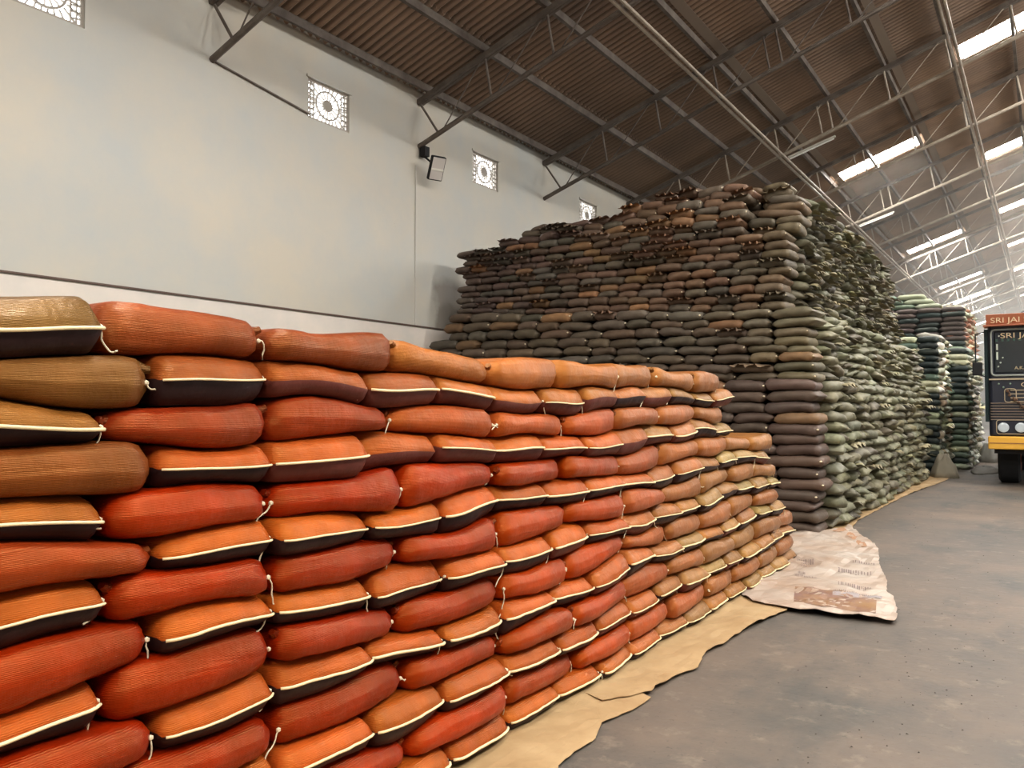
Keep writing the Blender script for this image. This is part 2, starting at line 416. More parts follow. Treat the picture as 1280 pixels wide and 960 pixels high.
# floodlight
e = empty('floodlight', (XW, 10.42, 5.55)); tag(e, 'black framed floodlight hung under the second truss foot', 'floodlight')
R = Matrix.Translation((.30, .05, .0)) @ Euler((0, math.radians(28), math.radians(-25))).to_matrix().to_4x4()
b = bmesh.new(); box(b, -.05, .03, -.13, .13, -.20, .20, bev=.02, M=R); obj('housing', b, M_black, e)
b = bmesh.new(); box(b, .028, .036, -.11, .11, -.18, .18, M=R); obj('glass', b, mat('lamp_glass', lin(196, 190, 184), rough=.25), e)
b = bmesh.new(); box(b, .034, .042, -.11, .11, -.03, .0, M=R); obj('glass_bar', b, mat('lamp_bar', lin(225, 222, 210), rough=.4), e)
b = bmesh.new(); bar(b, (.08, 0, .22), (.28, .02, .05), .03, .03); bar(b, (.08, 0, .22), (.08, 0, .38), .12, .12, up=(1, 0, 0)); obj('bracket', b, M_black, e)
# tube lights under the trusses
for y, x0, nm in ((18.43, -4.75, 'fourth'), (26.5, -4.75, 'sixth')):
    e = empty('tube_light', (x0, y, zroof2(x0, ZB)-.12)); tag(e, 'white tube light fitting slung under the %s roof truss' % nm, 'tube light')
    b = bmesh.new(); bar(b, (0, 0, 0), (1.0, 0, .30), .05, .04); obj('batten', b, mat('batten', lin(190, 186, 176)), e)
    b = bmesh.new(); rod(b, (.03, 0, -.035), (.97, 0, .25), .016); obj('tube', b, mat('tube_glass', lin(240, 240, 235), rough=.3), e)

# ------------------------------------------------------------------ near stack of russet sacks: every sack its own mesh
NCO = 14; CH = .1305
YA, YB = -.28, 8.5
def zc(k, y, ph=0):
    """height of the k-th course line (0 = floor) at y"""
    if k == 0: return .012
    w_ = (.016*math.sin(y*2.3+k*.7)+.013*math.sin(y*5.1+k*1.9)+.020*math.sin(y*1.05+.6))*min(1, k/5)
    w_ += .013*noise.noise((y*2.6, k*3.7, 1.0))*2*min(1, k/2)
    z = k*CH + w_
    if k == NCO: z += .010
    return z
def xface(k, y):
    return -2.135 - .0075*k + .018*noise.noise((y*1.3, k*.31, 3.1)) - (.10*max(0, y-7.6)**2)
def grid_pillow(name, fun, ns, nt, cl_s=1.7, cl_t=1.7):
    """closed pillow surface; fun(s, t, side) -> Vector"""
    def cl(w, p): return math.copysign(1-(1-abs(w))**p, w)
    S = [cl(-1+2*i/ns, cl_s) for i in range(ns+1)]; T = [cl(-1+2*j/nt, cl_t) for j in range(nt+1)]
    v = []; idx = {}
    for side in (1, -1):
        for i, s in enumerate(S):
            for j, t in enumerate(T):
                edge = i in (0, ns) or j in (0, nt)
                if side == -1 and edge: idx[(side, i, j)] = idx[(1, i, j)]; continue
                idx[(side, i, j)] = len(v); v.append(fun(s, t, 0 if edge else side))
    f = []
    for side in (1, -1):
        for i in range(ns):
            for j in range(nt):
                q = [idx[(side, i, j)], idx[(side, i+1, j)], idx[(side, i+1, j+1)], idx[(side, i, j+1)]]
                f.append(tuple(q if side == -1 else q[::-1]))
    return v, f
def fold(q, r):
    a = abs(q)
    if a <= 1-r: return 1.0
    m = (a-1+r)/r
    return math.sqrt(max(0, 1-m*m))
def sfold(q, r, p):
    a = abs(q)
    if a <= 1-r: return 1.0
    m = min(1, (a-1+r)/r)
    return max(0, 1-m**p)**(1/p)
def pinch(q, r, p=1.9):
    a = abs(q)
    if a <= 1-r: return 1.0
    m = (a-1+r)/r
    return max(0.0, 1-m**p)
def near_sack(kind, y0, y1, k, xf, rnd, depth=None):
    """kind 'side' shows the folded long side, 'end' shows the stitched mouth"""
    D = depth or (.45 if kind == 'side' else .64)
    yc = (y0+y1)/2; hy = (y1-y0)/2-(.011 if kind == 'side' else .004); hx = D/2; xc = xf-hx
    zb0 = zc(k, yc)
    sd = rnd.random()*100
    tilt = rnd.uniform(-.012, .012); yawj = rnd.uniform(-.02, .02)
    seamz = rnd.uniform(.44, .56)
    def fun(s, t, side):
        y = yc+s*hy
        zb, zt = zc(k, y)+.001, zc(k+1, y)-.001
        H = zt-zb
        if kind == 'side':
            # ends are gathered, long edge is a rounded fold
            rs = .052/hy; rt = min(.9, .062/hx)
            A = sfold(s, rs, 2.3); B = sfold(t, rt, 2.3)
            hh = A*B
            ends = max(0, (abs(s)-(1-rs*1.3))/(rs*1.3))
            x = xc + t*hx*(1-.17*ends**2) + .020*(1-s*s)*max(0, t)
            mid = .47
        else:
            rs = .035/hy; rt = (.080 if side > 0 else .050)/hx
            A = sfold(s, rs, 2.2)*.95+.05; B = sfold(t, rt, 2.0) if side > 0 else sfold(t, rt, 2.2)
            hh = A*B
            ends = max(0, (abs(s)-.8)/.2)
            x = xc + t*hx - .020*ends**2*max(0, t) + .012*(1-s*s)*max(0, t)
            mid = seamz
            # selvage lip at the mouth
        up = H*(1-mid); dn = H*mid
        z = zb+dn + (up if side > 0 else -dn)*hh*(1 if side else 0)
        # slump of the top corners, so that courses show dark gaps at the joints
        if side > 0: z -= .010*ends*(1 if kind == 'side' else .6)
        n = noise.noise((y*6+sd, t*2.2+sd, k*1.7+side)); n2 = noise.noise((y*17+sd, t*5, z*25))
        fr = max(0, t)**2
        x += (n*.012+n2*.005)*fr + yawj*s
        z += (n2*.004)*side*hh*(.4+.6*fr) if hh < .97 else 0
        if kind == 'side' and ends > 0:   # gathered creases towards the tied ears
            x += .007*math.sin(z*150+sd)*ends*fr
        if side == 0 and kind == 'end' and t > .99: z -= .005; x += .014
        z += tilt*s*.4
        return Vector((x-xc, y-yc, z-zb0))
    v, f = grid_pillow('sack', fun, 26, 12 if kind == 'side' else 14)
    me = pymesh('sack', v, f, M_orange)
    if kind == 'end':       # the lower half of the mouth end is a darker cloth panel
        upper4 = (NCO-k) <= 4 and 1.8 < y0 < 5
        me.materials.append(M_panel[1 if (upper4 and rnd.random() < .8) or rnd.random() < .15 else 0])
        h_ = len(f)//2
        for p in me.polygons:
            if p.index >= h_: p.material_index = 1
    o = obj('sack', me, loc=(xc, yc, zb0))
    # pinched corner ears at the ends
    if kind == 'side':
        for sgn in (-1, 1):
            if rnd.random() < .35:
                p0 = fun(.93*sgn, .80, 1); a = rnd.uniform(-.3, .5); L0 = rnd.uniform(.025, .04)
                b_ = bmesh.new(); q = Vector((.30, .75*sgn, a)).normalized()
                rod(b_, p0-q*.02-Vector((0, 0, .02)), p0+q*L0*.6-Vector((0, 0, .016)), .028, 8, .015)
                rod(b_, p0+q*L0*.6-Vector((0, 0, .016)), p0+q*L0-Vector((0, 0, .012)), .015, 7, .012)
                oe = obj('corner_ear', b_, M_orange, o); 
    # mouth stitching along the front edge
    edge = [fun(s, 1, 0) for s in [-.97+1.94*i/24 for i in range(25)]]
    if kind == 'end' and rnd.random() < (.55 if (NCO-k) <= 4 and y0 > 1.8 and y0 < 5 else .93):
        tv, tf = tube([p+Vector((.004, 0, 0)) for p in edge], rnd.choice([.0045, .0055, .0065]), 6, .9)
        obj('stitching', pymesh('stitching', tv, tf, M_stitch), parent=o)
    # tied twine ends at a front corner
    if rnd.random() < .62:
        for sgn in ((1,) if rnd.random() < .75 else (1, -1)):
            p = fun(.97*sgn, .96, 0)+Vector((.012, 0, 0))
            pts = [p.copy()]; a = rnd.uniform(0, 6); L = rnd.randint(5, 11)
            for q in range(L):
                a += rnd.uniform(-1.1, 1.1)
                p = p+Vector((.002*math.sin(a), .009*math.cos(a), -.0085+.010*math.sin(a)))
                pts.append(p.copy())
            tv, tf = tube(pts, .0028, 5)
            ob = obj('twine', pymesh('twine', tv, tf, M_twine), parent=o)
            bm_ = bmesh.new(); bmesh.ops.create_icosphere(bm_, subdivisions=1, radius=.009, matrix=Matrix.Translation(pts[0]))
            obj('knot', bm_, M_twine, o)
    return o
def mixc(a, b_, t): return tuple(a[i]+(b_[i]-a[i])*t for i in range(3))+(1,)
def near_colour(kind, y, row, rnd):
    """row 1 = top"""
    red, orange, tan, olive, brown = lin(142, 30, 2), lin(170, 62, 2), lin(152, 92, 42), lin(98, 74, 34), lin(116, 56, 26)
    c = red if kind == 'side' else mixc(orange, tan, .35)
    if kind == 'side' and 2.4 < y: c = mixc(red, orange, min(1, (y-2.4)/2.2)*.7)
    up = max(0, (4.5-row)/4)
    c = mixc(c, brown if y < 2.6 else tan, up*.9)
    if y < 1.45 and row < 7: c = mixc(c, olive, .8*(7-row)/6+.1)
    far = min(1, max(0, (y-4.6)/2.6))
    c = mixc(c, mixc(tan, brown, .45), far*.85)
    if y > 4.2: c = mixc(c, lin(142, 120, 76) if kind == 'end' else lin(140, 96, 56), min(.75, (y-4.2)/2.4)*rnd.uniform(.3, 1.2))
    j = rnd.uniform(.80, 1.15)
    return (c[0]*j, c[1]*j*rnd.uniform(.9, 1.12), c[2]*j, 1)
near = []
rnd = random.Random(11)
for k in range(NCO):
    row = NCO-k                   # 1 = top
    odd = row % 2 == 1
    yend = 6.62 if row <= 4 else (7.62 if row <= 6 else (8.25 if row <= 10 else 8.5))
    cells = []
    # left blocks
    if odd: cells += [('side', -.28, .33), ('end', .33, .81), ('end', .81, 1.28), ('side', 1.28, 1.87)]
    else:   cells += [('end', -.28, .22), ('side', .22, .83), ('side', .83, 1.435), ('end', 1.435, 1.87)]
    y = 1.87; flip = False
    while y < yend-.15:
        L = 1.355
        if odd:
            a = rnd.uniform(.62, .70); parts = [('side', a), ('side', L-a)]
        else:
            a = rnd.uniform(.43, .48); c_ = rnd.uniform(.43, .47); parts = [('end', a), ('end', c_), ('end', L-a-c_)]
        yy = y
        for kd, l in parts:
            if yy+l*.55 < yend: cells.append((kd, yy, yy+l))
            yy += l
        y += L
        if y > 4.5: y -= rnd.uniform(0, .05)
    lastend = cells[-1][2]
    for i, (kd, a, c_) in enumerate(cells):
        xf = xface(k, (a+c_)/2)+rnd.uniform(-.014, .014)
        o = near_sack(kd, a, c_, k, xf, rnd)
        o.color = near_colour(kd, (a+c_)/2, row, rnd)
        for ch in o.children: ch.color = tuple(q*.55 for q in o.color[:3])+(1,)
        near.append((o, row, kd, (a+c_)/2, xf, 1))
    # second layer where a step leaves the top open
    if row in (5, 7, 11):
        for (kd, a, c_) in cells:
            if c_ > 6.2:
                D0 = .45 if kd == 'side' else .64
                xf = xface(k, a)-D0-.01
                for lay in range(2):
                    o = near_sack('side' if kd == 'side' else 'end', a, c_, k, xf, rnd)
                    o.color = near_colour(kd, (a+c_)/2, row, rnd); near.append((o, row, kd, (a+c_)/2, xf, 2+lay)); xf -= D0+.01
groups = {}
for t in near: groups.setdefault((t[1], t[5]), []).append(t)
for (row, lay), lst in groups.items():
    lst.sort(key=lambda t: t[3])
    vis = 0
    for t in lst:
        o, row, kd, y, xf, lay = t
        px = proj(xf, y+.2, o.location.z+.06)[0]
        what = 'russet sack showing its long smooth side' if kd == 'side' else 'russet sack showing its stitched mouth'
        if px > 0: vis += 1
        where = '%s from frame left' % nth(vis) if px > 0 else ('cut off beyond the frame left, %s' % ('nearer' if y > .1 else 'farther'))
        if lay > 1: lab = 'russet sack %s behind the face, course %s from top, %s' % ('one' if lay == 2 else 'two', nth(row), nth(lst.index(t)+1)+' along')
        elif px > 0: lab = '%s, %s course from top, %s' % (what, nth(row), where)
        else: lab = '%s, %s course, just beyond the left frame edge, %s' % ('russet sack', nth(row), ['nearest', 'second', 'third', 'fourth'][lst.index(t)])
        tag(o, lab, 'sack', 'russet sacks of the near stack')
# boxes for sacks buried behind the face, coloured as the shade in gaps
b = bmesh.new()
for k in range(NCO):
    row = NCO-k; ye = 6.3 if row <= 4 else (7.2 if row <= 6 else 7.9)
    box(b, -4.2, -2.83 if row not in (5, 7, 11) else -3.7, YA+.05, ye, k*CH+.008, (k+1)*CH+.004 if row not in (1,) else (k+1)*CH-.03)
tag(obj('sack_pile', b, M_core), 'solid body of buried sacks behind the near russet face, coloured shade-dark', 'sack pile', kind='stuff')

# ------------------------------------------------------------------ far sacks: shared meshes
def far_mesh(name, W, D, H, style, seed):
    r = random.Random(seed); sd = seed*3.7
    hx, hy, hz = W/2, D/2, H/2
    def fun(s, t, side):
        # s across the visible face (local X), t into the pile (local Y, t=-1 is the visible end)
        if style == 'smooth':
            A = fold(s, min(.9, .05/hx)*1.0) if seed % 2 else pinch(s, .07/hx, 1.8); B = fold(t, hz*1.1/hy)
        else:
            A = fold(s, .09/hx); B = pinch(t, .13/hy, 2.0)
        hh = A*B
        e = max(0, (abs(s)-.7)/.3)
        x = s*hx; y = t*hy + (.035*e**2 if style == 'smooth' else -.012*e**2)*(-t)
        z = hz*hh*(1 if side > 0 else -1 if side < 0 else 0)
        n = noise.noise((s*1.7+sd, t*1.7, side*2.0)); n2 = noise.noise((s*4+sd, t*4+9, side))
        z += n*.014*(1 if style == 'smooth' else 1.8) + n2*.006
        z -= .012*s*s
        y += n2*.022*(1-t)*.5+n*.02
        if style == 'eared': x *= 1+.05*math.sin(t*3+sd)
        return Vector((x, y+hy, z+hz))
    v, f = grid_pillow(name, fun, 12, 8)
    return pymesh(name, v, f, M_dark)
def flap_mesh(W, H, seed):
    r = random.Random(seed); v = []; f = []; n = 14; m = 3
    for j in range(m+1):
        for i in range(n+1):
            s = -1+2*i/n
            wob = .018*math.sin(i*1.3+seed)+.012*math.sin(i*2.9+seed*2)
            v.append((s*W/2*.96, .02-.035*j+wob*j*.4, H*.80+.010*j*(1.4-j*.5)+wob*j/m*1.2-.012*s*s))
    for j in range(m):
        for i in range(n): a = j*(n+1)+i; f.append((a, a+1, a+n+2, a+n+1))
    k = len(v); v += [(x, y+.004, z-.005) for x, y, z in v]; f += [tuple(q+k for q in reversed(t)) for t in f]
    return pymesh('loose_flap', v, f, M_dark)
SM = [far_mesh('sack', .40, .50, .125, 'smooth', i) for i in range(8)]
EM = [far_mesh('sack', .40, .50, .135, 'eared', i+20) for i in range(8)]
FL = [flap_mesh(.38, .125, i) for i in range(4)]
def knot_mesh():
    bm_ = bmesh.new()
    bmesh.ops.create_icosphere(bm_, subdivisions=1, radius=.011, matrix=Matrix.Translation((.185, .012, .062)))
    me = bpy.data.meshes.new('corner_knot'); bm_.to_mesh(me); bm_.free(); me.materials.append(M_twine); return me
KN = knot_mesh()

class Far:
    def __init__(s, name): s.items = []; s.name = name
    def add(s, x, y, z, rz, mesh, sx, sy, sz, tx, ty, colr, info, flap=None, knot=False):
        p = proj(x, y, z+.06)
        vis = 0 < p[0] < 1290 and -10 < p[1] < 970
        # size in view: face width times height over distance squared, foreshortened by facing
        nx, ny = math.sin(rz), -math.cos(rz)
        d = Vector((-x, -y)); d.normalize()
        face = max(.12, nx*d.x+ny*d.y)
        a = sx*.4*sz*.125*face/p[2]**2*1e6 if vis else 0
        s.items.append(dict(a=a, x=x, y=y, z=z, rz=rz, me=mesh, sc=(sx, sy, sz), tx=tx, ty=ty, c=colr, info=info, flap=flap, knot=knot))
    def build(s, limit, label, group, pile_label, pile_name, core=()):
        s.items.sort(key=lambda d: -d['a'])
        for d in s.items[:limit]:
            o = bpy.data.objects.new(s.name, d['me']); col.objects.link(o)
            o.location = (d['x'], d['y'], d['z']); o.rotation_euler = (d['tx'], d['ty'], d['rz']); o.scale = d['sc']; o.color = d['c']
            tag(o, label(d), 'sack', group)
            if d['flap'] is not None:
                q = bpy.data.objects.new('loose_flap', FL[d['flap']]); col.objects.link(q); q.parent = o
                c = d['c']; q.color = (c[0]*1.6, c[1]*1.5, c[2]*1.35, 1)
            if d['knot']:
                q = bpy.data.objects.new('corner_knot', KN); col.objects.link(q); q.parent = o
        V = []; F = []; T = []
        for (x0, x1, y0, y1, z0, z1) in core:       # closed-up inner body of the stack
            k = len(V); V += [Vector((x, y, z)) for x in (x0, x1) for y in (y0, y1) for z in (z0, z1)]; T += [(.02, .016, .014, 1)]*8
            F += [tuple(i+k for i in q) for q in ((0, 1, 3, 2), (4, 6, 7, 5), (0, 4, 5, 1), (2, 3, 7, 6), (0, 2, 6, 4), (1, 5, 7, 3))]
        for d in s.items[limit:]:
            Mx = Matrix.Translation((d['x'], d['y'], d['z'])) @ Euler((d['tx'], d['ty'], d['rz'])).to_matrix().to_4x4() @ Matrix.Diagonal((*d['sc'], 1))
            k = len(V); V += [Mx @ v.co for v in d['me'].vertices]; F += [tuple(i+k for i in p.vertices) for p in d['me'].polygons]
            T += [d['c']]*len(d['me'].vertices)
            if d['flap'] is not None:
                me = FL[d['flap']]; k = len(V); V += [Mx @ v.co for v in me.vertices]; F += [tuple(i+k for i in p.vertices) for p in me.polygons]
                c = d['c']; T += [(c[0]*1.6, c[1]*1.5, c[2]*1.35, 1)]*len(me.vertices)
        if V:
            me = pymesh(pile_name, V, F, M_dark_a)
            at = me.color_attributes.new('tone', 'FLOAT_COLOR', 'POINT')
            at.data.foreach_set('color', [c for t in T for c in t])
            tag(obj(pile_name, me), pile_label, 'sack pile', kind='stuff')
rf = random.Random(5)
big = Far('gunny_sack')
def dcol(x, base, j=.28):
    k = rf.uniform(1-j, 1+j)
    return (base[0]*k*rf.uniform(.92, 1.08), base[1]*k, base[2]*k*rf.uniform(.92, 1.08), 1)
BR, OL, PU, TAN = lin(98, 76, 60), lin(104, 100, 76), lin(76, 66, 64), lin(134, 98, 64)
GY, SD = lin(76, 73, 64), lin(114, 112, 90)
def lerp(a, b_, t): return a+(b_-a)*t
def frontrow(tier, row, x0, x1, yf, zfun, wid, flapp=0, tumble=0, base=None):
    """a course of the front face, running left from x1 to x0"""
    x = x1-rf.uniform(0, .12); n = 0
    while x > x0+.12:
        W = wid*rf.uniform(.86, 1.14) if tier != 'middle' else wid*rf.uniform(.72, 1.28)
        xc = x-W/2; z0 = zfun(xc, 0); z1 = zfun(xc, 1); n += 1
        s = min(1, max(0, (-2.4-xc)/1.2)) if tier != 'upper' else min(1, .45+max(0, (-2.7-xc)/1.2))
        c = mixc(OL, BR, s) if base is None else base
        if tier == 'upper': c = mixc(c, PU, min(1, max(0, (-4.5-xc)/3))*.7)
        if tier == 'middle': c = mixc(c, GY, rf.uniform(.3, .9)*s)
        elif rf.random() < .3: c = mixc(c, GY, .7)
        if tier == 'lower': c = mixc(BR, PU, .6)
        if rf.random() < .08: c = mixc(c, TAN, .6)
        g = 1+tumble*rf.uniform(0, .3)
        big.add(xc, yf+rf.uniform(-.03, .03)+tumble*rf.uniform(-.05, .1), z0, rf.uniform(-.05, .05)*(1+tumble*4), rf.choice(SM), W/.40*1.03, 1.1, (z1-z0)/.125*1.04*g,
                rf.uniform(-.03, .05)*(1+tumble), rf.uniform(-.04, .04)*(1+tumble*4), dcol(xc, c), ('front', tier, row, n), rf.randrange(4) if rf.random() < flapp else None, rf.random() < .5)
        x -= W
def siderow(tier, row, y0, y1, xf, zfun, wid, mess=1, flapp=.1, colr=None, store=None):
    store = store or big
    y = y0+rf.uniform(0, .1); n = 0
    while y < y1-.1:
        W = wid*rf.uniform(.82, 1.15); yc = y+W/2; n += 1
        z0, z1 = zfun(yc, 0), zfun(yc, 1)
        c = colr(n, row) if callable(colr) else (SD if tier != 'upper' else mixc(SD, GY, rf.uniform(0, .8)))
        if rf.random() < .15: c = mixc(c, PU, .5)
        store.add(xf+rf.uniform(-.05, .05)*mess, yc, z0, PI/2+rf.uniform(-.16, .16)*mess, rf.choice(EM) if rf.random() < .75 else rf.choice(SM), W/.40*1.04, 1.1, (z1-z0)/.135*1.08,
                rf.uniform(-.05, .16)*mess, rf.uniform(-.10, .10)*mess, dcol(0, c, .3), ('side', tier, row, n), rf.randrange(4) if rf.random() < flapp else None, False)
        y += W
# lower tier, fourteen courses
for k in range(14):
    h = 1.92/14
    zf = lambda q, i, k=k, h=h: .006+(k+i)*h+.008*math.sin(q*2+k)*(1 if k else 0)
    frontrow('lower', 14-k, -5.6, -2.30+.02*math.sin(k*2.2), 10.36+.004*k, zf, .56 if k % 2 else .62)
    siderow('lower', 14-k, 10.92, 20.6, -2.28+.002*k, zf, .46, 1.3, .05)
# middle tier, eight courses
for k in range(8):
    zf = lambda q, i, k=k: lerp(1.92+.1125*(k+i), 1.96+.145*(k+i), min(1, max(0, (-2.6-q)/5.6)))+.016*math.sin(q*2.6+k*1.3)+.014*noise.noise((q*2.2, (k+i)*2.3, 0))
    frontrow('middle', 8-k, -8.25+.02*k, -2.36-.006*k, 10.47+.01*k, zf, .45, .04, .12)
    zs = lambda q, i, k=k: 1.92+.1125*(k+i)+.012*math.sin(q*1.7+k)
    siderow('middle', 8-k, 11.04, 20.6, -2.36-.006*k, zs, .46, 1.5, .05)
# upper tier: eleven level courses, then the ragged top
def topcount(x):
    pts = [(-8.3, 0), (-7.6, .3), (-7.3, 1.4), (-6.9, 3), (-6.0, 3.2), (-5.2, 4), (-4.6, 5), (-4.2, 6), (-3.5, 6), (-3.3, 3.6), (-2.6, 3.4)]
    for (a, u), (c_, v_) in zip(pts, pts[1:]):
        if a <= x <= c_: return u+(v_-u)*(x-a)/(c_-a)
    return 0
for k in range(16):
    zf = lambda q, i, k=k: lerp(2.83+.122*(k+i), 3.13+.1*(k+i), min(1, max(0, (-2.6-q)/5.6)))+.016*math.sin(q*2.1+k*.8)+.02*noise.noise((q*1.6, (k+i)*1.3, 5))
    if k < 9: frontrow('upper', 16-k, -8.15, -2.78, 10.78+.012*k, zf, .335, .10+.03*k, 0)
    elif k < 11: frontrow('upper', 16-k, -8.15, -3.35, 10.78+.012*k, zf, .335, .4, .3); frontrow('upper', 16-k, -3.3, -2.72, 11.2, zf, .36, .2, .4)
    else:
        need = k-10
        xs = [x*.1-8.2 for x in range(0, 56) if topcount(x*.1-8.2) >= need-.3]
        if xs:
            frontrow('upper', 16-k, min(xs), min(max(xs)+.1, -3.35), 10.95+.10*(k-11), zf, .37, .4, .8)
            if k < 14: frontrow('upper', 16-k, -3.3, -2.72, 11.25+.03*k-.3, zf, .5, .2, .5)
            # second line of sacks behind the ragged edge
            frontrow('top', 16-k, min(xs)+.1, -2.9, 11.55, zf, .4, .2, .8)
    if k < 14:
        zs = lambda q, i, k=k: 2.83+.120*(k+i)+.02*math.sin(q*1.3+k)
        siderow('upper', 16-k, 11.4 if k < 9 else 11.8, 19.6-.05*k, -2.70-.006*k, zs, .31, 1.7, .5)
    if k == 14 or k == 15:
        zs = lambda q, i, k=k: 2.83+.120*(k+i)+.02*math.sin(q*1.3+k)
        siderow('upper', 16-k, 12.2+(k-14)*1.3, 18.6-(k-14)*2, -2.9, zs, .31, 1.7, .5)
print('big sacks', len(big.items))
def blabel(d):
    f, tier, row, n = d['info']
    shade = 'flap-mouthed' if d['flap'] is not None else 'dark'
    if f == 'front': return '%s sack, front of big stack, %s tier, %s course down, %s from right' % (shade, tier, nth(row), nth(n))
    return '%s olive sack, aisle side, %s tier, %s course down, %s from corner' % (shade, tier, nth(row), nth(n))
big.build(290, blabel, 'dark sacks of the big stack', 'remaining dark and olive sacks of the big stack behind', 'sack_pile', ((-7.5, -2.92, 11.0, 20.2, .02, 1.82), (-7.5, -3.0, 11.15, 20.2, 1.82, 2.75), (-7.5, -3.3, 11.5, 19.2, 2.75, 3.95), (-6.6, -3.5, 12.2, 18.5, 3.95, 4.35)))

# second far stack of pale and green sacks
far = Far('woven_sack')
PALE, GRN, WHT, SAL, DGR = lin(176, 178, 150), lin(96, 112, 96), lin(226, 226, 212), lin(176, 120, 92), lin(44, 56, 56)
def pale(n, row): return rf.choice([PALE, WHT, WHT, GRN, PALE, mixc(PALE, SAL, .4)])
def palefront(store, tier, row, x0, x1, yf, z0, z1, wid, cols):
    x = x1; n = 0
    while x > x0+.1:
        W = wid*rf.uniform(.92, 1.08); n += 1
        store.add(x-W/2, yf+rf.uniform(-.02, .02), z0, rf.uniform(-.04, .04), rf.choice(SM), W/.4*1.02, 1.1, (z1-z0)/.125*1.03, 0, rf.uniform(-.03, .03), dcol(0, rf.choice(cols), .15), ('front', tier, row, n), None, False)
        x -= W
def block(tier, x0, x1, y0, y1, z0, z1, n, sidecol, frontcols, wid=.5, sw=.42):
    h = (z1-z0)/n
    for k in range(n):
        zf = lambda q, i, k=k: z0+(k+i)*h+.015*math.sin(q*2+k)
        palefront(far, tier, n-k, x0, x1, y0, z0+k*h, z0+(k+1)*h, wid, frontcols)
        siderow(tier, n-k, y0+.05, y1, x1+.02, zf, sw, 1.4, .05, sidecol, far)
block('short block', -3.3, -2.12, 21.3, 23.9, .005, 3.28, 22, pale, [DGR, DGR, GRN, PALE, DGR], .48)
block('long block', -3.3, -1.72, 24.0, 28.8, .005, 3.15, 21, pale, [DGR, GRN, DGR, PALE], .5)
block('upper block', -4.6, -1.82, 24.9, 28.8, 3.15, 4.35, 9, lambda n, r: rf.choice([SAL, PALE, mixc(SAL, PALE, .5)]), [PU, DGR, PU], .6)
for k in range(3): palefront(far, 'upper block cap', 3-k, -4.4+k*.3, -2.4-k*.2, 25.0, 4.35+.14*k, 4.49+.14*k, .7, [GRN, PALE])
def flabel(d):
    f, tier, row, n = d['info']
    return '%s sack, far pale stack, %s, %s course down, %s along' % ('front facing' if f == 'front' else 'aisle side', tier, nth(row), nth(n))
print('far sacks', len(far.items))
far.build(230, flabel, 'sacks of the far pale stack', 'remaining pale sacks of the far stack beyond', 'sack_pile', ((-3.3, -2.7, 21.9, 24, .02, 3.1), (-4.4, -2.35, 24.6, 28.6, .02, 3.05), (-4.4, -2.4, 25.5, 28.6, 3.05, 4.2)))

# ------------------------------------------------------------------ ground sheets
def pix(x, y, z=0):
    u = (x-640)/1016; v = (y-480)/1016
    F = math.cos(_p)+v*math.sin(_p); Z = math.sin(_p)-v*math.cos(_p)
    d = (u*math.cos(_yaw)-F*math.sin(_yaw), F*math.cos(_yaw)+u*math.sin(_yaw), Z)
    t = (z-1.55)/d[2]; return (d[0]*t, d[1]*t)
def sheet(name, pts, z, m, wave=.011, res=.05, seed=0):
    """thin crumpled sheet from a ground outline"""
    b = bmesh.new()
    vs = [b.verts.new((x, y, 0)) for x, y in pts]
    fc = b.faces.new(vs)
    bmesh.ops.triangulate(b, faces=[fc])
    x0 = min(p[0] for p in pts); x1 = max(p[0] for p in pts); y0 = min(p[1] for p in pts); y1 = max(p[1] for p in pts)
    for ax, a, c_ in ((0, x0, x1), (1, y0, y1)):
        n = int((c_-a)/res)
        for i in range(1, n):
            co = Vector((0, 0, 0)); co[ax] = a+(c_-a)*i/n; no = Vector((0, 0, 0)); no[ax] = 1
            bmesh.ops.bisect_plane(b, geom=b.verts[:]+b.edges[:]+b.faces[:], plane_co=co, plane_no=no)
    for v in b.verts:
        p = v.co
        v.co.z = z+wave*(.5+abs(noise.noise((p.x*3+seed, p.y*3, 0)))*2+abs(noise.noise((p.x*9+seed, p.y*5, 4)))*1.1)
        if v.is_boundary: v.co.x += .012*noise.noise((p.x*14, p.y*14, seed)); v.co.y += .012*noise.noise((p.x*14, p.y*14, seed+9))
    r = bmesh.ops.extrude_face_region(b, geom=b.faces[:])
    for g in r['geom']:
        if isinstance(g, bmesh.types.BMVert): g.co.z += .003
    bmesh.ops.recalc_face_normals(b, faces=b.faces[:])
    return obj(name, b, m, smooth=False)
S1 = [pix(*p) for p in ((697, 960), (744, 926), (739, 914), (752, 907), (790, 890), (814, 875))]
S1 = [(-1.3, 2.5)] + S1 + [(-2.3, 4.3), (-2.4, .8), (-1.65, .8)]
tag(sheet('ground_sheet', S1, .001, M_sheet, seed=1), 'creased beige sheet under the near sacks, nearest the camera', 'ground sheet', 'beige sheets under the stacks')
S2 = [pix(*p) for p in ((732, 871), (752, 881), (814, 869), (821, 864), (852, 845), (873, 838), (881, 820), (904, 808), (931, 790), (972, 770), (984, 766))]
S2 = S2+[(-1.75, 7.0), (-2.4, 7.4), (-2.4, 3.9)]
tag(sheet('ground_sheet', S2, .009, M_sheet, seed=2), 'torn beige sheet along the middle of the near stack', 'ground sheet', 'beige sheets under the stacks')
S4 = [pix(*p) for p in ((1060, 668), (1072, 652), (1100, 637), (1128, 622), (1150, 613), (1178, 603), (1192, 596))]
S4 = S4+[(-2.4, 21.0), (-2.45, 10.2), (-2.1, 10.2)]
tag(sheet('ground_sheet', S4, .001, M_sheet, seed=4), 'dusty beige sheet edge along the foot of the big dark stack', 'ground sheet', 'beige sheets under the stacks')
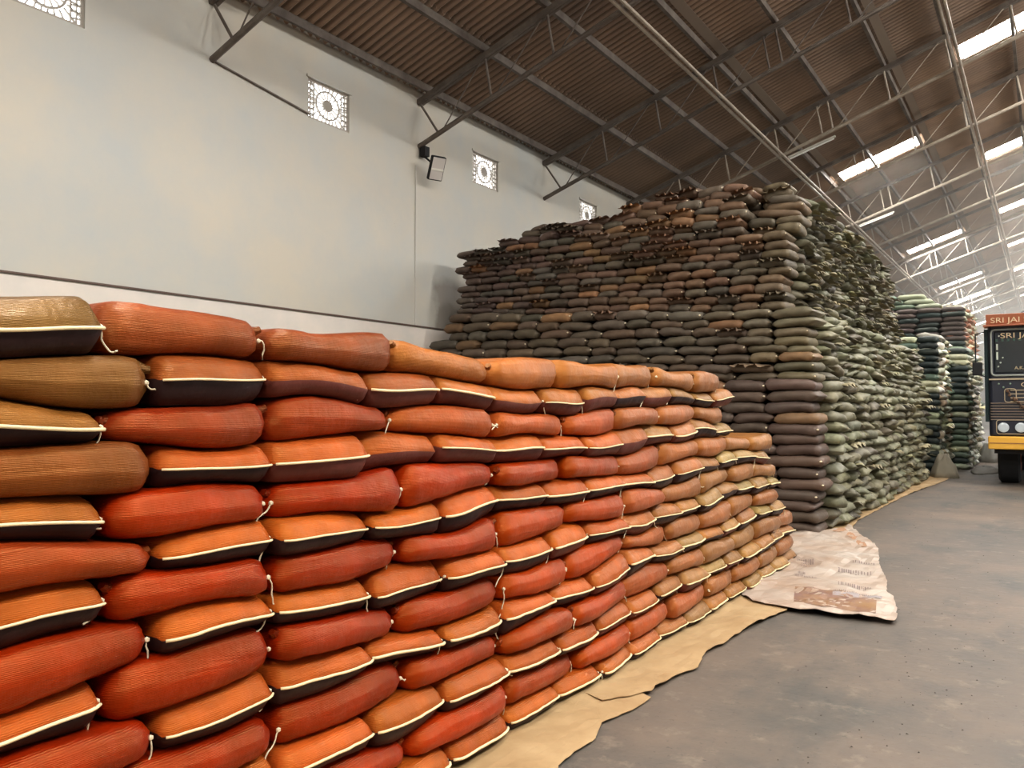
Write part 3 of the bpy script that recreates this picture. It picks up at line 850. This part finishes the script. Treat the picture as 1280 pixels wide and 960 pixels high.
S3 = [pix(*p) for p in ((940, 757), (962, 762), (1002, 768), (1065, 776), (1118, 782), (1122, 779), (1121, 769), (1117, 751), (1108, 747), (1109, 732), (1099, 711), (1098, 691), (1090, 682), (1074, 671), (1062, 661))]
S3 = S3+[(-2.2, 11.0), (-2.5, 10.2), (-2.9, 10.0), (-2.9, 8.2), (-2.3, 6.9)]
ws = sheet('printed_sheet', S3, .020, M_white, wave=.022, res=.06, seed=3)
tag(ws, 'crumpled white printed plastic sheet on the floor between the stacks', 'plastic sheet')
def patch(name, pts, m, dz=.045):
    b = bmesh.new(); A = [b.verts.new((*pix(*p), 0)) for p in pts]
    f = b.faces.new(A); bmesh.ops.triangulate(b, faces=[f])
    for ax in (0, 1):
        c = [v.co[ax] for v in b.verts]; a, c_ = min(c), max(c); n = max(2, int((c_-a)/.05))
        for i in range(1, n):
            co = Vector((0, 0, 0)); co[ax] = a+(c_-a)*i/n; no = Vector((0, 0, 0)); no[ax] = 1
            bmesh.ops.bisect_plane(b, geom=b.verts[:]+b.edges[:]+b.faces[:], plane_co=co, plane_no=no)
    for v in b.verts:
        p = v.co; v.co.z = .020+.022*(.5+abs(noise.noise((p.x*3+3, p.y*3, 0)))*2+abs(noise.noise((p.x*9+3, p.y*5, 4)))*1.1)+.0045
    return obj(name, b, m, ws)
M_print = mat('faded_print', lin(112, 82, 80), rough=.5, var=lin(138, 104, 66), vscale=5)
patch('picture_print', ((994, 741), (1040, 745), (1096, 758), (1095, 774), (1040, 768), (992, 760)), M_print)
patch('picture_print', ((1041, 747), (1103, 753), (1102, 757), (1041, 752)), mat('grey_print', lin(150, 140, 138)))
M_ink = mat('faded_ink', lin(120, 102, 98), rough=.6)
b = bmesh.new(); ri = random.Random(3)
def dash(x, y, wpx, hpx):
    z = .052
    P = [(*pix(x, y), z), (*pix(x+wpx, y+.12*wpx), z), (*pix(x+wpx, y+hpx+.12*wpx), z), (*pix(x, y+hpx), z)]
    P = [(p[0], p[1], .020+.022*(.5+abs(noise.noise((p[0]*3+3, p[1]*3, 0)))*2+abs(noise.noise((p[0]*9+3, p[1]*5, 4)))*1.1)+.0075) for p in P]
    b.faces.new([b.verts.new(p) for p in P])
for (x0, x1, y0, hh, st) in ((997, 1018, 704, 7, 2.6), (1000, 1013, 712, 2, 2), (993, 1020, 724, 2, 2.2), (998, 1006, 721, 3, 2), (1048, 1088, 735, 6, 3.4), (1042, 1092, 745, 2, 2.5), (1048, 1090, 716, 6, 4), (1066, 1092, 706, 4, 3)):
    x = x0
    while x < x1:
        dash(x, y0+.14*(x-x0)+ri.uniform(-.4, .4), st*ri.uniform(.2, .45), hh*ri.uniform(.6, 1)); x += st*ri.uniform(.6, 1.1)
obj('printed_marks', b, M_ink, ws)
for (pts) in (((1040, 668), (1052, 664), (1060, 668), (1050, 672)), ((1062, 670), (1072, 676), (1068, 680), (1058, 674)), ((1074, 680), (1084, 688), (1078, 690), (1070, 684))):
    patch('printed_letter_block', pts, mat('brown_ink', lin(160, 120, 90)))

# crumpled grey sack cloth at the gap between stacks and small heap of refuse
def heap(name, x, y, rx, ry, h, m, seed):
    v = []; f = []; n = 22; r_ = 9
    for j in range(r_+1):
        for i in range(n):
            a = 2*PI*i/n; q = 1-j/r_
            k = 1+.35*noise.noise((math.cos(a)*1.5+seed, math.sin(a)*1.5, 0))
            z = h*(1-q**2.6)*(1+.5*noise.noise((math.cos(a)*q*3+seed, math.sin(a)*q*3, 5)))
            v.append((x+rx*q*k*math.cos(a), y+ry*q*k*math.sin(a), max(.003, z)))
    for j in range(r_):
        for i in range(n): f.append((j*n+i, j*n+(i+1) % n, (j+1)*n+(i+1) % n, (j+1)*n+i))
    f.append(tuple(range(n))[::-1])
    return obj(name, pymesh(name, v, f, m))
tag(heap('cloth_bundle', -2.0, 20.95, .26, .3, .5, mat('pale_cloth', lin(140, 132, 114)), 2), 'pale crumpled cloth bundle in the gap between the two stacks', 'cloth')
tag(heap('refuse_heap', -1.35, 23.6, .35, 1.3, .12, mat('grey_refuse', lin(104, 100, 92)), 6), 'low grey heap of refuse at the foot of the far stack', 'refuse')
tag(heap('cloth_bundle', -1.45, 27.8, .3, .3, .55, mat('grey_cloth', lin(170, 168, 160)), 8), 'grey cloth bundle standing beside the far stack near the truck', 'cloth')
if HAZE:
    b = bmesh.new(); box(b, XW+.3, XR-.3, 9.0, Y1-.5, .3, 6.9)
    hz = bpy.data.materials.new('dust_haze'); hz.use_nodes = True; nt = hz.node_tree; nt.nodes.remove(nt.nodes['Principled BSDF'])
    vs_ = nt.nodes.new('ShaderNodeVolumeScatter'); vs_.inputs['Density'].default_value = HAZE; vs_.inputs['Color'].default_value = (1, .97, .9, 1); vs_.inputs['Anisotropy'].default_value = .3
    nt.links.new(vs_.outputs[0], nt.nodes['Material Output'].inputs['Volume'])
    b.free(); b = bmesh.new()
    P = [(XW+.05, .05), (XR-.05, .05), (XR-.05, 6.6), (XRIDGE, zroof2(XRIDGE, 6.6)), (XW+.05, 6.6)]
    A = [b.verts.new((x, 24.0, z)) for x, z in P]; B = [b.verts.new((x, Y1-.5, z)) for x, z in P]
    b.faces.new(A); b.faces.new(B[::-1])
    for i in range(5): b.faces.new((A[i], B[i], B[(i+1) % 5], A[(i+1) % 5]))
    bmesh.ops.recalc_face_normals(b, faces=b.faces[:])
    tag(obj('dust_haze', b, hz), 'thin dusty haze hanging in the far half of the warehouse', 'haze', kind='stuff')
# crumbs of dirt on the floor
v = []; f = []; rd = random.Random(9)
for i in range(420):
    if i < 220: x = rd.uniform(-2.0, 1.0); y = rd.uniform(2.6, 9)
    else: x = rd.uniform(-1.8, 0); y = rd.uniform(4, 20)
    if x < -1.35 and y < 6: x += 1
    r_ = rd.uniform(.002, .007); k = len(v)
    for dx, dy, dz in ((1, 0, 0), (-.5, .9, 0), (-.6, -.8, 0), (0, 0, .8)): v.append((x+dx*r_*rd.uniform(.6, 1.5), y+dy*r_*1.3, dz*r_+.001))
    f += [(k, k+1, k+3), (k+1, k+2, k+3), (k+2, k, k+3), (k, k+2, k+1)]
tag(obj('floor_grit', pymesh('floor_grit', v, f, mat('dirt', lin(58, 48, 42)), False)), 'scattered crumbs of dirt over the concrete floor', 'grit', kind='stuff')

# ------------------------------------------------------------------ truck
YF = 19.2; XL, XT = -1.03, 1.37
tk = empty('truck', ((XL+XT)/2, YF, 0)); tag(tk, 'dark blue lorry with yellow bumper and decorated cab parked in the aisle', 'truck')
tx = (XL+XT)/2
M_blue = mat('navy_paint', lin(24, 28, 42), rough=.35, spec=.5)
M_trim = mat('cream_trim', lin(176, 160, 132), rough=.5)
M_yel = mat('yellow_paint', lin(226, 170, 62), rough=.5)
M_glass = mat('dark_glass', lin(16, 26, 34), rough=.12, spec=.6)
M_let = mat('pale_lettering', lin(214, 190, 150), rough=.6)
M_red = mat('orange_board', lin(172, 104, 74), rough=.6)
def T(bb, name, m, par=None): 
    o = obj(name, bb, m, par or tk); return o
hw = (XT-XL)/2
b = bmesh.new(); box(b, -hw+.02, hw-.02, 0, 1.9, .98, 3.30, bev=.07); T(b, 'cab', M_blue)
b = bmesh.new(); box(b, -hw, hw, -.10, .12, .75, 1.01, bev=.02); bp = T(b, 'bumper', M_yel)
b = bmesh.new(); box(b, -hw+.02, hw-.02, -.108, -.10, .865, .885); T(b, 'bumper_stripe', mat('brown_line', lin(150, 104, 60)), bp)
b = bmesh.new(); box(b, -1.08, 1.08, -.02, .03, 2.28, 3.14, bev=.03); wsd = T(b, 'windscreen', M_glass)
def frame(y, x0, x1, z0, z1, t, r=.07):
    b = bmesh.new(); c = [(x0+r, z0+r, PI), (x1-r, z0+r, 1.5*PI), (x1-r, z1-r, 0), (x0+r, z1-r, .5*PI)]; P = []
    for cx, cz, a0 in c:
        for i in range(5): a = a0+i*PI/8; P.append((cx+r*math.cos(a), cz+r*math.sin(a)))
    for i in range(len(P)):
        (xa, za), (xb, zb) = P[i], P[(i+1) % len(P)]; rod(b, (xa, y, za), (xb, y, zb), t/2, 6)
    return b
T(frame(-.03, -1.12, 1.12, 2.24, 3.17, .035), 'windscreen_frame', mat('grey_rubber_trim', lin(150, 154, 146)))
b = bmesh.new(); box(b, -1.05, 1.05, -.028, -.021, 2.98, 3.12); T(b, 'sun_strip', mat('dark_strip', lin(30, 34, 40)), wsd)
b = bmesh.new()
for k in range(21): box(b, -1.04+k*.1, -1.0+k*.1, -.03, -.022, 2.93, 2.98)
T(b, 'fringe', mat('green_fringe', lin(60, 84, 74)), wsd)
M_stk = mat('sticker', lin(200, 206, 190))
for (x, z) in ((-.92, 2.60), (-.96, 2.50), (-1.0, 2.42), (-.98, 3.04)):
    b = bmesh.new(); bmesh.ops.create_icosphere(b, subdivisions=1, radius=.018, matrix=Matrix.Translation((x, -.03, z))); T(b, 'sticker', M_stk, wsd)
for z0, z1 in ((2.56, 2.72), (2.76, 2.88)):
    b = bmesh.new(); box(b, -1.03, -1.0, -.03, -.022, z0, z1); T(b, 'sticker', M_stk, wsd)
b = bmesh.new(); box(b, -hw+.03, hw-.03, -.03, .0, 2.15, 2.18); T(b, 'trim_strip', M_trim)
for (x, z) in ((-1.0, 2.07), (-.80, 2.07), (-.92, 2.0)):
    b = bmesh.new(); bmesh.ops.create_icosphere(b, subdivisions=1, radius=.022, matrix=Matrix.Translation((x, -.005, z))); T(b, 'painted_dot', mat('dot', lin(120, 140, 120)))
b = bmesh.new()
for k in range(4): z = 1.94-.075*k; box(b, -.80, .80, -.03, .0, z-.008, z+.008)
T(b, 'grille', M_trim)
b = bmesh.new()
for k in range(7): z = 1.68-.055*k; box(b, -hw+.05, hw-.05, -.028, .0, z-.007, z+.007)
T(b, 'grille', mat('dim_trim', lin(140, 122, 106)))
for s in (-1, 1):
    T(frame(-.02, s*.78-.27, s*.78+.27, 1.06, 1.34, .016, .05), 'headlight_surround', M_trim)
    T(frame(-.02, s*.80-.10, s*.80+.10, 1.70, 1.97, .016, .05), 'vent_frame', M_trim)
    for q in (-.165, .165):
        b = bmesh.new(); rod(b, (s*.78+q*.9, -.05, 1.19), (s*.78+q*.9, .02, 1.19), .098, 20); rod(b, (s*.78+q*.9, -.056, 1.19), (s*.78+q*.9, -.05, 1.19), .07, 20, .095)
        T(b, 'headlight', mat('lamp_lens', lin(190, 200, 205), rough=.15, spec=.8))
pts = []
for i in range(36):
    q = i/35; x = -.86+1.72*q; z = 1.94-.62*math.sin(PI*q)**.8
    pts.append(Vector((x, -.07, z)))
b = bmesh.new(); rg = random.Random(2)
for p in pts:
    for _ in range(3): bmesh.ops.create_icosphere(b, subdivisions=1, radius=rg.uniform(.018, .03), matrix=Matrix.Translation(p+Vector((rg.uniform(-.02, .02), rg.uniform(-.01, .01), rg.uniform(-.03, .03)))))
T(b, 'garland', mat('garland', lin(120, 84, 58), var=lin(50, 44, 40), vscale=20))
b = bmesh.new(); bar(b, (-hw, -.10, 3.37), (hw, -.10, 3.37), .03, .22, up=(0, -.3, 1)); box(b, -hw-.05, hw+.05, -.2, .4, 3.235, 3.265); vb = T(b, 'visor_board', M_red)
def text(st, x, z, size, m, par, y, sxx=1):
    cu = bpy.data.curves.new('lettering', 'FONT'); cu.body = st; cu.size = size; cu.extrude = .004
    t_ = bpy.data.objects.new('lettering', cu); col.objects.link(t_)
    me = bpy.data.meshes.new_from_object(t_.evaluated_get(bpy.context.evaluated_depsgraph_get()))
    bpy.data.objects.remove(t_)
    me.materials.clear(); me.materials.append(m)
    o = bpy.data.objects.new('lettering', me); col.objects.link(o); o.parent = par; o.location = (x, y, z); o.rotation_euler = (PI/2, 0, 0); o.scale = (sxx, 1, 1); return o
text('SRI JAI SRI JAI', -1.12, 3.30, .15, M_let, tk, -.15, 1.25)
text('SRI JAI', -.96, 2.995, .15, M_let, tk, -.035, 1.35)
text('A.K.M.L.P', -.72, 2.36, .085, M_let, tk, -.035, 1.1)
text('OM SAI', -.62, 2.01, .12, M_let, tk, -.035, 1.3)
v_ = heap('roof_bundle', 0, 0, 1, 1, 1, mat('dark_tarpaulin', lin(56, 54, 62), rough=.5), 4)
v_.parent = tk; v_.location = (.25, 1.2, 3.30); v_.scale = (1.2, .9, .44)
b = bmesh.new(); rod(b, (-hw-.02, .12, 3.15), (-hw-.20, .02, 3.1), .012); rod(b, (-hw-.20, .02, 3.1), (-hw-.20, .02, 2.25), .012); rod(b, (-hw-.20, .02, 2.27), (-hw, .12, 2.22), .012)
mi = T(b, 'mirror_arm', M_black)
b = bmesh.new(); box(b, -hw-.26, -hw-.08, -.02, .03, 2.25, 2.52, bev=.02); T(b, 'mirror', M_black, mi)
b = bmesh.new(); box(b, -hw-.05, -hw+.02, .1, .14, 1.3, 3.2); T(b, 'side_fringe', mat('teal_fringe', lin(30, 48, 50)))
# wheels
for s in (-1, 1):
    b = bmesh.new(); x0 = s*(hw-.33); 
    for (ra, xa, rb, xb) in ((.44, -.20, .50, -.16), (.50, -.16, .50, .16), (.50, .16, .44, .20)): rod(b, (x0+xa+.0*s, 1.1, .502), (x0+xb, 1.1, .502), ra, 32, rb)
    wl = T(b, 'tyre', M_black)
    b = bmesh.new(); rod(b, (x0-.21, 1.1, .502), (x0+.21, 1.1, .502), .27, 24); T(b, 'rim', mat('rim', lin(120, 60, 40)), wl)
b = bmesh.new(); rod(b, (-hw+.2, 1.1, .5), (hw-.2, 1.1, .5), .07); box(b, -hw+.1, hw-.1, .05, .3, .66, .98); box(b, -.45, -.35, .1, 7.6, .7, .9); box(b, .35, .45, .1, 7.6, .7, .9); T(b, 'chassis', M_black)
b = bmesh.new(); box(b, -hw, hw, 2.05, 7.6, .95, 3.1, bev=.02)
for k in range(9): box(b, -hw-.03, hw+.03, 2.1+k*.65, 2.17+k*.65, .95, 3.12)
T(b, 'cargo_body', mat('cargo_wood', lin(70, 52, 40)))
for s in (-1, 1):
    for yy in (5.4, 6.5):
        b = bmesh.new(); rod(b, (s*(hw-.35)-.15, yy, .502), (s*(hw-.35)+.15, yy, .502), .50, 32); T(b, 'tyre', M_black)
